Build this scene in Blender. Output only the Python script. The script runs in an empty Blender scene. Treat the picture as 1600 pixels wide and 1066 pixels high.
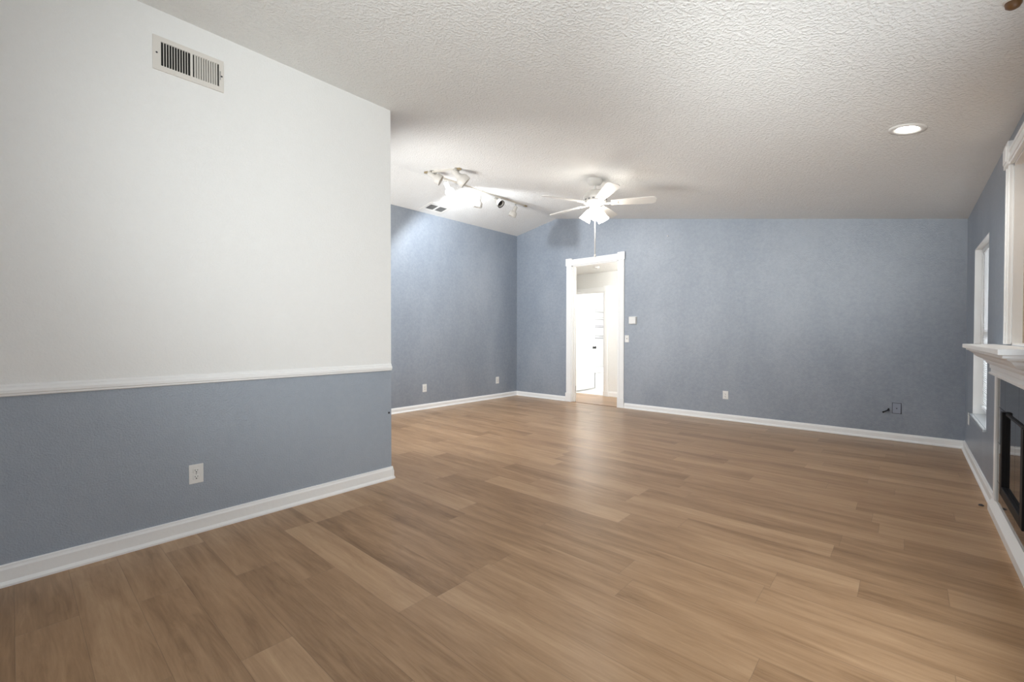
import bpy, bmesh, math, random
from mathutils import Vector, Matrix
random.seed(5)
SC = bpy.context.scene
COL = SC.collection

# ------------------------------------------------------------------ camera
CAM_POS = Vector((0.0, 0.0, 1.2082))
FPX = 695.36
yaw, pitch, roll = math.radians(41.59), math.radians(0.7878), math.radians(0.0629)
fwd = Vector((-math.sin(yaw)*math.cos(pitch), math.cos(yaw)*math.cos(pitch), -math.sin(pitch)))
right = Vector((math.cos(yaw), math.sin(yaw), 0))
up = right.cross(fwd)
r2 = right*math.cos(roll) + up*math.sin(roll)
u2 = up*math.cos(roll) - right*math.sin(roll)
cd = bpy.data.cameras.new('camera'); cam = bpy.data.objects.new('camera', cd); COL.objects.link(cam)
cam.matrix_world = Matrix(((r2.x, u2.x, -fwd.x, CAM_POS.x), (r2.y, u2.y, -fwd.y, CAM_POS.y),
                           (r2.z, u2.z, -fwd.z, CAM_POS.z), (0, 0, 0, 1)))
cd.sensor_fit = 'HORIZONTAL'; cd.sensor_width = 36.0; cd.lens = FPX/1600*36.0
cd.clip_start = 0.02; cd.clip_end = 200
SC.camera = cam

# ------------------------------------------------------------------ world, exposure
# strengths of every light, added fill lamps included
POWER = dict(world=1.8, side=20, alcove=30, can=25, fan=17, spot=92, bath=72, hall=21, lens=30, bulb=30, lamp=8, alcove_up=62, win=24, fill_spot=196, fill_spot_two=335)
W = bpy.data.worlds.new('sky'); SC.world = W; W.use_nodes = True
bg = W.node_tree.nodes['Background']; bg.inputs[0].default_value = (0.86, 0.93, 1.0, 1); bg.inputs[1].default_value = POWER['world']
SC.view_settings.view_transform = 'Standard'; SC.view_settings.look = 'None'
SC.view_settings.gamma = 1.0; SC.view_settings.exposure = 0.30
SC.view_settings.use_curve_mapping = False
SC.cycles.use_denoising = True
SC.cycles.max_bounces = 10; SC.cycles.diffuse_bounces = 6; SC.cycles.glossy_bounces = 4
SC.cycles.caustics_reflective = False; SC.cycles.caustics_refractive = False
SC.cycles.sample_clamp_indirect = 6.0

def light(name, kind, loc, energy, color=(1, 1, 1), size=0.05, size_y=None, aim=None, spot=None, blend=0.5):
    l = bpy.data.lights.new(name, kind); l.energy = energy; l.color = color
    if kind == 'AREA':
        l.size = size
        if size_y: l.shape = 'RECTANGLE'; l.size_y = size_y
    else:
        l.shadow_soft_size = size
    if kind == 'SPOT': l.spot_size = spot; l.spot_blend = blend
    o = bpy.data.objects.new(name, l); COL.objects.link(o); o.location = loc
    if aim is not None:
        o.rotation_euler = (Vector(aim)-Vector(loc)).to_track_quat('-Z', 'Y').to_euler()
    return o

# ------------------------------------------------------------------ room constants
XL, XP, XR = -5.8423, -3.2351, 0.4696
YB, YP, YR = 6.7267, 2.1174, -3.0
XRDG, ZRDG, ZL, ZR = -4.8795, 3.3565, 3.1773, 2.44
MR = (ZR-ZRDG)/(XR-XRDG); ML = (ZRDG-ZL)/(XRDG-XL)
def zc(x): return ZRDG+MR*(x-XRDG) if x >= XRDG else ZRDG+ML*(x-XRDG)
TH = 0.123
YB2 = YB+TH
YH = 7.786                 # far face of the small hall
ZH = 2.449
RAIL = 0.9134

# daylight fill at two unseen windows, both added to brighten the room
light('daylight_fill', 'AREA', (XR+0.11, 2.025, 1.23), POWER['side'], (0.93, 0.98, 1.0), 0.93, 1.52, aim=(-5, 2.025, 1.23))
light('daylight_fill', 'AREA', (-4.55, YP-0.08, 1.5), POWER['alcove'], (0.96, 0.98, 1.0), 1.7, 1.3, aim=(-4.55, 8, 1.5))
# added lamp behind the unseen left window, aimed up to brighten walls and ceiling
light('upward_fill', 'AREA', (-4.55, YP-0.55, 0.9), POWER['alcove_up'], (1.0, 0.985, 0.95), 1.6, 0.9, aim=(-4.55, YP+3.5, 2.0))
light('fill_spot', 'SPOT', (-0.35, -0.35, 1.75), POWER['fill_spot'], (0.96, 1.0, 1.0), 0.25, aim=(-2.75, 2.45, 2.3), spot=math.radians(96), blend=1.0)   # unseen spot added to brighten partition and ceiling, a guessed camera strobe
light('fill_spot', 'SPOT', (-0.5, 0.3, 1.75), POWER['fill_spot_two'], (0.96, 1.0, 1.0), 0.4, aim=(-0.95, 5.5, 2.72), spot=math.radians(42), blend=1.0)  # second added spot, brightens the far ceiling and back wall
light('daylight_fill', 'AREA', (XR+0.22, 5.535, 1.23), POWER['win'], (0.95, 0.98, 1.0), 0.97, 1.56, aim=(-5, 5.535, 1.23))

# ------------------------------------------------------------------ materials
def mat(name):
    m = bpy.data.materials.new(name); m.use_nodes = True
    return m, m.node_tree, m.node_tree.nodes['Principled BSDF']
def N(nt, t, **kw):
    n = nt.nodes.new(t)
    for k, v in kw.items(): setattr(n, k, v)
    return n
def simple(name, col, rough=0.5, metal=0.0, emis=None, estr=0.0, spec=0.5, bump=None):
    m, nt, b = mat(name)
    b.inputs['Base Color'].default_value = (*col, 1); b.inputs['Roughness'].default_value = rough
    b.inputs['Metallic'].default_value = metal; b.inputs['Specular IOR Level'].default_value = spec
    if emis: b.inputs['Emission Color'].default_value = (*emis, 1); b.inputs['Emission Strength'].default_value = estr
    # faint surface variation keeps every finish procedural
    tc = N(nt, 'ShaderNodeTexCoord'); no = N(nt, 'ShaderNodeTexNoise')
    no.inputs['Scale'].default_value = bump[0] if bump else 60.0; no.inputs['Detail'].default_value = 3
    nt.links.new(tc.outputs['Object'], no.inputs['Vector'])
    bp = N(nt, 'ShaderNodeBump'); bp.inputs['Distance'].default_value = bump[1] if bump else 0.0003
    bp.inputs['Strength'].default_value = 1.0 if bump else 0.3
    nt.links.new(no.outputs['Fac'], bp.inputs['Height']); nt.links.new(bp.outputs['Normal'], b.inputs['Normal'])
    return m

def plaster(name, col, col2, rough, bscale, bdist, blot=(1.3, 0.35), streak=False, spec=0.5):
    """painted textured drywall: orange-peel bump plus uneven paint"""
    m, nt, b = mat(name); L = nt.links.new
    tc = N(nt, 'ShaderNodeTexCoord')
    n1 = N(nt, 'ShaderNodeTexNoise'); n1.inputs['Scale'].default_value = bscale; n1.inputs['Detail'].default_value = 3; n1.inputs['Roughness'].default_value = 0.55
    L(tc.outputs['Object'], n1.inputs['Vector'])
    mr = N(nt, 'ShaderNodeMapRange'); mr.inputs[1].default_value = 0.42; mr.inputs[2].default_value = 0.68
    L(n1.outputs['Fac'], mr.inputs[0])
    bp = N(nt, 'ShaderNodeBump'); bp.inputs['Distance'].default_value = bdist; bp.inputs['Strength'].default_value = 1.0
    L(mr.outputs[0], bp.inputs['Height']); L(bp.outputs['Normal'], b.inputs['Normal'])
    mp = N(nt, 'ShaderNodeMapping'); mp.inputs['Scale'].default_value = (1, 1, 0.45) if streak else (1, 1, 1)
    L(tc.outputs['Object'], mp.inputs['Vector'])
    n2 = N(nt, 'ShaderNodeTexNoise'); n2.inputs['Scale'].default_value = blot[0]; n2.inputs['Detail'].default_value = 5; n2.inputs['Roughness'].default_value = 0.6
    L(mp.outputs['Vector'], n2.inputs['Vector'])
    m2 = N(nt, 'ShaderNodeMapRange'); m2.inputs[1].default_value = 0.38; m2.inputs[2].default_value = 0.66
    L(n2.outputs['Fac'], m2.inputs[0])
    n3 = N(nt, 'ShaderNodeTexNoise'); n3.inputs['Scale'].default_value = 28; n3.inputs['Detail'].default_value = 4; n3.inputs['Roughness'].default_value = 0.7
    L(tc.outputs['Object'], n3.inputs['Vector'])
    m3 = N(nt, 'ShaderNodeMapRange'); m3.inputs[1].default_value = 0.35; m3.inputs[2].default_value = 0.7; m3.inputs[4].default_value = 0.6
    L(n3.outputs['Fac'], m3.inputs[0])
    ad = N(nt, 'ShaderNodeMath', operation='MULTIPLY_ADD'); ad.inputs[1].default_value = 0.7; ad.use_clamp = True
    L(m2.outputs[0], ad.inputs[0]); L(m3.outputs[0], ad.inputs[2])
    mx = N(nt, 'ShaderNodeMix', data_type='RGBA'); mx.inputs[6].default_value = (*col, 1); mx.inputs[7].default_value = (*col2, 1)
    L(ad.outputs[0], mx.inputs[0]); L(mx.outputs[2], b.inputs['Base Color'])
    b.inputs['Roughness'].default_value = rough; b.inputs['Specular IOR Level'].default_value = spec
    return m

M = {}
M['white_wall'] = plaster('white_wall_paint', (0.85, 0.853, 0.838), (0.87, 0.873, 0.858), 0.6, 95, 0.0007)
M['ceiling'] = plaster('ceiling_knockdown', (0.83, 0.832, 0.815), (0.86, 0.862, 0.845), 0.75, 62, 0.0035)
M['blue'] = plaster('slate_blue_paint', (0.228, 0.268, 0.326), (0.318, 0.356, 0.412), 0.36, 95, 0.0009, streak=True, spec=1.0)
M['blue_lower'] = plaster('slate_blue_sheen_lower', (0.320, 0.370, 0.438), (0.357, 0.407, 0.472), 0.38, 110, 0.0012, spec=1.0)  # same blue made lighter, the wall's sheen put into the colour
M['hall_white'] = plaster('hall_white_paint', (0.82, 0.82, 0.80), (0.84, 0.84, 0.82), 0.6, 95, 0.0015)
M['trim'] = simple('white_trim_enamel', (0.91, 0.915, 0.91), 0.35, bump=(40, 0.0008))
M['white_plastic'] = simple('white_plastic', (0.82, 0.82, 0.80), 0.35)
M['white_metal'] = simple('white_enamelled_metal', (0.80, 0.785, 0.75), 0.35)
M['vent_metal'] = simple('vent_cream_metal', (0.74, 0.71, 0.66), 0.45)
M['dark'] = simple('dark_void', (0.012, 0.011, 0.010), 0.8)
M['vent_grey'] = simple('vent_grey_metal', (0.30, 0.30, 0.30), 0.5)
M['vent_dark'] = simple('shaded_duct', (0.13, 0.13, 0.125), 0.7)
M['black_metal'] = simple('black_metal', (0.010, 0.010, 0.011), 0.5, spec=0.25)
M['brass'] = simple('aged_brass', (0.45, 0.36, 0.22), 0.35, metal=0.8)
M['track_metal'] = simple('track_white_metal', (0.66, 0.63, 0.57), 0.4)
M['steel'] = simple('steel', (0.45, 0.45, 0.47), 0.3, metal=0.9)
M['tile'] = simple('black_glossy_tile', (0.010, 0.011, 0.014), 0.04, spec=0.7)
M['grout'] = simple('dark_grout', (0.006, 0.006, 0.007), 0.7)
M['firebox_glass'] = simple('smoked_firebox_glass', (0.012, 0.012, 0.013), 0.03, spec=0.6)
M['marble'] = simple('grey_marble_sill', (0.50, 0.54, 0.57), 0.15)
M['blind'] = simple('white_blind_vinyl', (0.84, 0.85, 0.85), 0.45)
bnt = M['blind'].node_tree; _p = bnt.nodes['Principled BSDF']; _t = bnt.nodes.new('ShaderNodeBsdfTranslucent'); _m = bnt.nodes.new('ShaderNodeMixShader')
_t.inputs[0].default_value = (0.9, 0.91, 0.92, 1); _m.inputs[0].default_value = 0.35
bnt.links.new(_p.outputs[0], _m.inputs[1]); bnt.links.new(_t.outputs[0], _m.inputs[2]); bnt.links.new(_m.outputs[0], bnt.nodes['Material Output'].inputs['Surface'])
M['wood_knob'] = simple('brown_wood', (0.16, 0.075, 0.025), 0.4)
M['tan_panel'] = simple('tan_panel', (0.36, 0.27, 0.19), 0.5)
M['tub'] = simple('white_acrylic', (0.85, 0.86, 0.87), 0.2)
M['bath_wall'] = simple('pale_grey_surround', (0.62, 0.63, 0.65), 0.35)
M['bath_floor'] = simple('pale_bath_tile', (0.74, 0.73, 0.71), 0.3)
M['mark'] = simple('dark_grey', (0.05, 0.05, 0.06), 0.6)
M['plate_blue'] = simple('painted_blue_plate', (0.30, 0.335, 0.41), 0.4)
M['fan_glass'] = simple('lit_frosted_glass', (0.9, 0.9, 0.88), 0.4, emis=(1.0, 0.94, 0.85), estr=POWER['fan'])
M['can_lens'] = simple('lit_lens', (0.9, 0.9, 0.9), 0.4, emis=(1.0, 0.97, 0.92), estr=POWER['lens'])
M['lit_bulb'] = simple('lit_bulb', (0.9, 0.9, 0.9), 0.4, emis=(0.95, 0.98, 1.0), estr=POWER['bulb'])
M['spot_metal'] = simple('spot_white_metal', (0.64, 0.62, 0.58), 0.4)
M['lit_shade'] = simple('glowing_white_glass', (0.9, 0.9, 0.9), 0.4, emis=(0.97, 0.98, 1.0), estr=2.0)
M['dull_bulb'] = simple('unlit_reflector', (0.55, 0.55, 0.55), 0.25)
M['lamp_diffuser'] = simple('lit_diffuser', (0.9, 0.9, 0.9), 0.4, emis=(1.0, 0.99, 0.97), estr=POWER['lamp'])

# wood planks: every plank is a face with its own UVs (u along, v across) and (remaining length, random)
def wood_mat():
    m, nt, b = mat('oak_plank'); L = nt.links.new
    uv = N(nt, 'ShaderNodeUVMap', uv_map='along'); uv2 = N(nt, 'ShaderNodeUVMap', uv_map='meta')
    s1 = N(nt, 'ShaderNodeSeparateXYZ'); s2 = N(nt, 'ShaderNodeSeparateXYZ')
    L(uv.outputs[0], s1.inputs[0]); L(uv2.outputs[0], s2.inputs[0])
    rnd = s2.outputs[1]
    def math_(op, a, bb=None, c=None, clamp=False):
        n = N(nt, 'ShaderNodeMath', operation=op); n.use_clamp = clamp
        for i, v in enumerate((a, bb, c)):
            if v is None: continue
            if isinstance(v, (int, float)): n.inputs[i].default_value = v
            else: L(v, n.inputs[i])
        return n.outputs[0]
    offs = math_('MULTIPLY', rnd, 57.0)
    cmb = N(nt, 'ShaderNodeCombineXYZ')
    L(s1.outputs[0], cmb.inputs[0]); L(s1.outputs[1], cmb.inputs[1]); L(offs, cmb.inputs[2])
    def noise(scale, detail, rough, dist=0.0):
        mp = N(nt, 'ShaderNodeMapping'); mp.inputs['Scale'].default_value = scale
        L(cmb.outputs[0], mp.inputs['Vector'])
        n = N(nt, 'ShaderNodeTexNoise'); n.inputs['Scale'].default_value = 1.0; n.inputs['Detail'].default_value = detail
        n.inputs['Roughness'].default_value = rough; n.inputs['Distortion'].default_value = dist
        L(mp.outputs[0], n.inputs['Vector']); return n.outputs['Fac']
    broad = noise((1.1, 9.0, 1.0), 3, 0.5, 0.6)        # light and dark bands along the board
    cath = noise((2.4, 19.0, 1.0), 8, 0.68, 1.8)       # cathedral figure
    fine = noise((3.2, 85.0, 1.0), 5, 0.6)           # pores
    f1 = N(nt, 'ShaderNodeMapRange'); f1.inputs[1].default_value = 0.30; f1.inputs[2].default_value = 0.70; L(broad, f1.inputs[0])
    f2 = N(nt, 'ShaderNodeMapRange'); f2.inputs[1].default_value = 0.33; f2.inputs[2].default_value = 0.68; L(cath, f2.inputs[0])
    f3 = N(nt, 'ShaderNodeMapRange'); f3.inputs[1].default_value = 0.3; f3.inputs[2].default_value = 0.72; L(fine, f3.inputs[0])
    t = math_('MULTIPLY', f1.outputs[0], 0.40)
    t = math_('MULTIPLY_ADD', f2.outputs[0], 0.30, t)
    t = math_('MULTIPLY_ADD', f3.outputs[0], 0.20, t)
    t = math_('MULTIPLY_ADD', rnd, 0.36, t)
    t = math_('SUBTRACT', t, 0.11, clamp=True)
    cr = N(nt, 'ShaderNodeValToRGB'); L(t, cr.inputs[0])
    e = cr.color_ramp.elements
    e[0].position = 0.05; e[0].color = (0.225, 0.128, 0.062, 1)
    e[1].position = 0.95; e[1].color = (0.53, 0.348, 0.203, 1)
    k = e.new(0.45); k.color = (0.382, 0.234, 0.127, 1)
    # seams
    v = s1.outputs[1]
    d1 = math_('MINIMUM', v, math_('SUBTRACT', 0.1845, v))
    d2 = math_('MINIMUM', s1.outputs[0], s2.outputs[0])
    dd = math_('MINIMUM', d1, d2)
    seam = math_('SUBTRACT', 1.0, math_('DIVIDE', dd, 0.0016), clamp=True)
    mx = N(nt, 'ShaderNodeMix', data_type='RGBA'); L(math_('MULTIPLY', seam, 0.55), mx.inputs[0]); L(cr.outputs[0], mx.inputs[6]); mx.inputs[7].default_value = (0.14, 0.085, 0.05, 1)
    L(mx.outputs[2], b.inputs['Base Color'])
    rr = N(nt, 'ShaderNodeMapRange'); rr.inputs[3].default_value = 0.27; rr.inputs[4].default_value = 0.36; L(fine, rr.inputs[0])
    L(rr.outputs[0], b.inputs['Roughness'])
    bp = N(nt, 'ShaderNodeBump'); bp.inputs['Distance'].default_value = 0.0006; bp.inputs['Strength'].default_value = 0.6
    h = math_('SUBTRACT', math_('MULTIPLY', fine, 0.35), seam)
    L(h, bp.inputs['Height']); L(bp.outputs['Normal'], b.inputs['Normal'])
    b.inputs['Specular IOR Level'].default_value = 0.28
    return m
M['wood'] = wood_mat()

# ------------------------------------------------------------------ mesh helpers
class MB:
    def __init__(s): s.bm = bmesh.new(); s.mi = 0
    def _fin(s, faces):
        for f in faces: f.material_index = s.mi
    def box(s, x0, x1, y0, y1, z0, z1, bev=0.0, mtx=None):
        vs = [s.bm.verts.new((x, y, z)) for x in (x0, x1) for y in (y0, y1) for z in (z0, z1)]
        fs = [s.bm.faces.new([vs[i] for i in q]) for q in ((0, 1, 3, 2), (4, 6, 7, 5), (0, 4, 5, 1), (2, 3, 7, 6), (0, 2, 6, 4), (1, 5, 7, 3))]
        s._fin(fs)
        if bev:
            es = list({e for f in fs for e in f.edges})
            r = bmesh.ops.bevel(s.bm, geom=es, offset=bev, segments=2, affect='EDGES', profile=0.5)
            s._fin(r['faces']); vs = list({v for f in r['faces'] for v in f.verts} | {v for v in vs if v.is_valid})
        if mtx is not None:
            for v in vs: v.co = mtx @ v.co
        return s
    def prism(s, prof, a, b):
        """prof: list of 3D offsets forming a polygon; swept from point a to b"""
        a, b = Vector(a), Vector(b)
        A = [s.bm.verts.new(a+Vector(p)) for p in prof]; B = [s.bm.verts.new(b+Vector(p)) for p in prof]
        n = len(prof); fs = [s.bm.faces.new(A[::-1]), s.bm.faces.new(B)]
        for i in range(n): fs.append(s.bm.faces.new((A[i], A[(i+1) % n], B[(i+1) % n], B[i])))
        s._fin(fs); return s
    def lathe(s, prof, mtx=None, n=28, smooth=True):
        """prof: (radius, height) pairs"""
        rings = []; mtx = mtx or Matrix()
        for r, h in prof:
            if r < 1e-6: rings.append([s.bm.verts.new(mtx @ Vector((0, 0, h)))])
            else: rings.append([s.bm.verts.new(mtx @ Vector((r*math.cos(2*math.pi*i/n), r*math.sin(2*math.pi*i/n), h))) for i in range(n)])
        fs = []
        for a, b in zip(rings, rings[1:]):
            for i in range(n):
                j = (i+1) % n
                if len(a) == 1 and len(b) == 1: continue
                if len(a) == 1: fs.append(s.bm.faces.new((a[0], b[j], b[i])))
                elif len(b) == 1: fs.append(s.bm.faces.new((a[i], a[j], b[0])))
                else: fs.append(s.bm.faces.new((a[i], a[j], b[j], b[i])))
        for f in fs: f.smooth = smooth
        s._fin(fs); return s
    def tube(s, pts, r, n=10):
        pts = [Vector(p) for p in pts]; rings = []
        for i, p in enumerate(pts):
            d = (pts[min(i+1, len(pts)-1)]-pts[max(i-1, 0)]).normalized()
            q = d.to_track_quat('Z', 'Y')
            rings.append([s.bm.verts.new(p+q @ Vector((r*math.cos(2*math.pi*k/n), r*math.sin(2*math.pi*k/n), 0))) for k in range(n)])
        fs = []
        for a, b in zip(rings, rings[1:]):
            for k in range(n): fs.append(s.bm.faces.new((a[k], a[(k+1) % n], b[(k+1) % n], b[k])))
        for f in fs: f.smooth = True
        fs += [s.bm.faces.new(rings[0][::-1]), s.bm.faces.new(rings[-1])]
        s._fin(fs); return s
    def grid_wall(s, axis, c0, c1, ulo, uhi, zlo, zhi, holes=()):
        """slab perpendicular to axis between c0 and c1 with rectangular holes (u0,u1,z0,z1)"""
        us = sorted({ulo, uhi, *[h[0] for h in holes], *[h[1] for h in holes]}); zs = sorted({zlo, zhi, *[h[2] for h in holes], *[h[3] for h in holes]})
        us = [u for u in us if ulo <= u <= uhi]; zs = [z for z in zs if zlo <= z <= zhi]
        for u0, u1 in zip(us, us[1:]):
            for z0, z1 in zip(zs, zs[1:]):
                um, zm = (u0+u1)/2, (z0+z1)/2
                if any(h[0] < um < h[1] and h[2] < zm < h[3] for h in holes): continue
                if axis == 'Y': s.box(u0, u1, c0, c1, z0, z1)
                else: s.box(c0, c1, u0, u1, z0, z1)
        return s
    def build(s, name, mats, parent=None, clean=False):
        if clean:      # weld the slab pieces and drop the hidden faces between them
            bmesh.ops.remove_doubles(s.bm, verts=s.bm.verts, dist=1e-5)
            seen = {}
            for f in s.bm.faces: seen.setdefault(tuple(sorted(v.index for v in f.verts)), []).append(f)
            dead = [f for g in seen.values() if len(g) > 1 for f in g]
            if dead: bmesh.ops.delete(s.bm, geom=dead, context='FACES')
        bmesh.ops.recalc_face_normals(s.bm, faces=s.bm.faces)
        me = bpy.data.meshes.new(name); s.bm.to_mesh(me); s.bm.free()
        for m in (mats if isinstance(mats, (list, tuple)) else [mats]): me.materials.append(m)
        o = bpy.data.objects.new(name, me); COL.objects.link(o)
        if parent is not None:
            o.parent = parent; o.matrix_parent_inverse = Matrix.Translation(-Vector(parent.location)) if parent.type == 'EMPTY' and parent.parent is None else Matrix()
        return o
def struct(o): o['kind'] = 'structure'; return o
def tag(o, label, cat, group=None):
    o['label'] = label; o['category'] = cat
    if group: o['group'] = group
    return o
def thing(name, loc, label, cat, group=None):
    o = bpy.data.objects.new(name, None); o.empty_display_size = 0.1; o.location = loc; COL.objects.link(o)
    return tag(o, label, cat, group)
def axis_mtx(origin, direction):
    return Matrix.Translation(Vector(origin)) @ Vector(direction).to_track_quat('Z', 'Y').to_matrix().to_4x4()

# ------------------------------------------------------------------ floor
PW = 0.1845
joint = {0: -2.65, 1: -1.93, 2: -2.58, 3: -3.05, 4: -2.50, 5: -2.21, 6: -2.86, 7: -1.61, 8: -1.64, 9: -0.40, 10: -1.0, 11: -2.3,
         12: -0.5, 13: -1.7, 14: -2.6, 15: -1.065, 16: -0.3, 17: -1.5, 18: 0.0, 19: -0.12}
def floor():
    bm = bmesh.new(); uvl = bm.loops.layers.uv.new('along'); uvm = bm.loops.layers.uv.new('meta')
    x0, x1 = -7.0, 1.0
    k0, k1 = int(math.floor((YR-1.0)/PW)), int(math.ceil((YH+0.12)/PW))
    for k in range(k0, k1):
        L = 1.22
        j = joint.get(k, random.uniform(-4, -2.8))
        s = j-math.ceil((j-x0)/L)*L
        prev = -1
        while s < x1:
            a, b = max(s, x0), min(s+L, x1)
            if b-a > 1e-4:
                y0, y1 = k*PW, min((k+1)*PW, YH+0.06)
                vs = [bm.verts.new(p) for p in ((a, y0, 0), (b, y0, 0), (b, y1, 0), (a, y1, 0))]
                f = bm.faces.new(vs)
                rnd = random.random()
                if abs(rnd-prev) < 0.15: rnd = (rnd+0.4) % 1
                if k == -1: rnd *= 0.2
                prev = rnd
                for lp, (u, v) in zip(f.loops, ((a-s, 0), (b-s, 0), (b-s, y1-y0), (a-s, y1-y0))):
                    lp[uvl].uv = (u, v); lp[uvm].uv = (L-u, rnd)
            s += L
    me = bpy.data.meshes.new('floor'); bm.to_mesh(me); bm.free(); me.materials.append(M['wood'])
    o = bpy.data.objects.new('floor', me); COL.objects.link(o); struct(o)
floor()
struct(MB().box(-7.0, -4.2, YH+0.06, 10.6, -0.02, 0.0).build('floor', M['bath_floor']))
struct(MB().box(-4.53, -3.60, YB-0.012, YB+0.03, 0.0, 0.004).build('trim_12', M['wood_knob']))

# ------------------------------------------------------------------ ceilings
def slab(x0, x1, y0, y1, m):
    mb = MB(); t = 0.12
    xs = [x0]+([XRDG] if x0 < XRDG < x1 else [])+[x1]
    prof = [(x, 0, zc(x)) for x in xs]+[(x, 0, zc(x)+t) for x in xs[::-1]]
    mb.prism(prof, (0, y0, 0), (0, y1, 0)); return mb.build('ceiling', m)
struct(slab(XL-TH, XR+0.15, YR-TH, YB2, M['ceiling']))
struct(MB().box(-7.0, -2.0, YB2, YH, ZH, ZH+0.1).build('ceiling', M['ceiling']))
struct(MB().box(-7.0, -4.2, YH+0.06, 10.6, 2.36, 2.46).build('ceiling', M['hall_white']))

# ------------------------------------------------------------------ walls
DX0, DX1, DZ = -4.53, -3.60, 2.455       # tall cased doorway
def tent(mb, x0, x1, z0, y0, y1):
    xs = [x0]+([XRDG] if x0 < XRDG < x1 else [])+[x1]
    prof = [(x, 0, z0) for x in (x0, x1)]+[(x, 0, zc(x)) for x in xs[::-1]]
    mb.prism(prof, (0, y0, 0), (0, y1, 0))
wb = MB()
tent(wb, XL-TH, DX0, 0, YB, YB2-0.006); tent(wb, DX0, DX1, DZ, YB, YB2-0.006); tent(wb, DX1, XR+0.13, 0, YB, YB2-0.006)
struct(wb.build('wall_back', M['blue']))
struct(MB().box(XL-TH, XL, YP-0.1, YB, 0, ZL).build('wall_left', M['blue']))
# partition, white above the rail and blue below
wp = MB(); ys = (YR, YP)
wp.box(XP-TH, XP, YR, YP, 0, RAIL); wp.mi = 1; wp.box(XP-TH, XP, YR, YP, RAIL, zc(XP-TH)-0.001)
struct(wp.build('wall_partition', [M['blue_lower'], M['white_wall']]))
wr = MB(); tent(wr, XL-TH, -5.4, 0, YP-TH, YP); tent(wr, -5.4, -3.7, 2.15, YP-TH, YP); tent(wr, -3.7, XP-TH, 0, YP-TH, YP); wr.box(-5.4, -3.7, YP-TH, YP, 0, 0.85)
struct(wr.build('wall_return', M['blue']))
WY0, WY1, WZ0, WZ1 = 5.05, 6.02, 0.452, 2.012   # tall narrow window
NY0, NY1, NZ0, NZ1 = 3.05, 3.99, 1.15, 2.235    # recess over the mantel
FY0, FY1, FZ0, FZ1 = 3.36, 4.05, 0.24, 0.735    # firebox
struct(MB().grid_wall('X', XR, XR+0.13, YR, YB, 0, ZR+0.004, [(WY0, WY1, WZ0, WZ1), (1.56, 2.49, WZ0, WZ1), (NY0, NY1, NZ0, NZ1), (FY0, FY1, FZ0, FZ1)]).build('wall_right', M['blue'], clean=True))
wre = MB()
for a, b, z in ((XP-TH, -2.7, 0), (-2.7, -0.2, 2.17), (-0.2, XR+0.13, 0)): tent(wre, a, b, z, YR-TH, YR)
struct(wre.build('wall_rear', M['white_wall']))
# hall and bathroom walls
BX0, BX1, BZ = -5.245, -4.475, 2.06
struct(MB().grid_wall('Y', YH, YH+0.115, -7.0, -2.0, 0, ZH, [(BX0, BX1, 0, BZ)]).build('wall_hall', M['hall_white'], clean=True))
struct(MB().box(-2.1, -2.0, YB2, YH, 0, ZH).build('wall_hall_right', M['hall_white']))
struct(MB().box(-7.0, -6.9, YB2, YH, 0, ZH).build('wall_hall_left', M['hall_white']))
struct(MB().grid_wall('Y', YB2-0.006, YB2, -7.0, -2.0, 0, ZH, [(DX0, DX1, 0, DZ)]).build('wall_hall_near', M['hall_white'], clean=True))
struct(MB().box(-6.03, -5.93, YH+0.115, 10.5, 0, 2.36).build('wall_bathroom_left', M['bath_wall']))
struct(MB().box(-4.3, -4.2, YH+0.115, 10.5, 0, 2.36).build('wall_bathroom_right', M['hall_white']))
struct(MB().box(-6.03, -4.2, 10.5, 10.6, 0, 2.36).build('wall_bathroom_end', M['hall_white']))

# ------------------------------------------------------------------ baseboards and rails
def base_prof(n, h=0.087, t=0.014, shoe=True):
    n = Vector(n)
    pts = [(0, 0), (t+0.012 if shoe else t, 0), (t+0.012 if shoe else t, 0.010), (t+0.004, 0.020), (t, 0.024), (t, h-0.022), (t-0.005, h-0.012), (t-0.006, h-0.004), (0.003, h), (0, h)]
    return [n*a+Vector((0, 0, z)) for a, z in pts]
def baseboard(name, n, a, b, **k): return struct(MB().prism(base_prof(n, **k), a, b).build(name, M['trim']))
baseboard('baseboard_back', (0, -1, 0), (XL, YB, 0), (-4.655, YB, 0))
baseboard('baseboard_back', (0, -1, 0), (-3.485, YB, 0), (XR, YB, 0))
baseboard('baseboard_left', (1, 0, 0), (XL, YP, 0), (XL, YB-0.02, 0))
baseboard('baseboard_right', (-1, 0, 0), (XR, 4.5, 0), (XR, YB-0.02, 0), h=0.095)
baseboard('baseboard_partition', (1, 0, 0), (XP, YR, 0), (XP, YP+0.01, 0), h=0.102, t=0.016)
baseboard('baseboard_return', (0, 1, 0), (XL+0.02, YP, 0), (XP+0.02, YP, 0))
baseboard('baseboard_hall', (0, -1, 0), (BX1+0.1, YH, 0), (-2.1, YH, 0), shoe=False, h=0.1)
rp = [(0, 0), (0.012, 0), (0.016, 0.004), (0.016, 0.012), (0.021, 0.016), (0.021, 0.030), (0.014, 0.038), (0.010, 0.041), (0.010, 0.050), (0.005, 0.056), (0, 0.058)]
struct(MB().prism([(a, 0, z-0.004) for a, z in rp], (XP, YR, RAIL), (XP, YP-0.002, RAIL)).build('trim_1', M['trim']))

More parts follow.
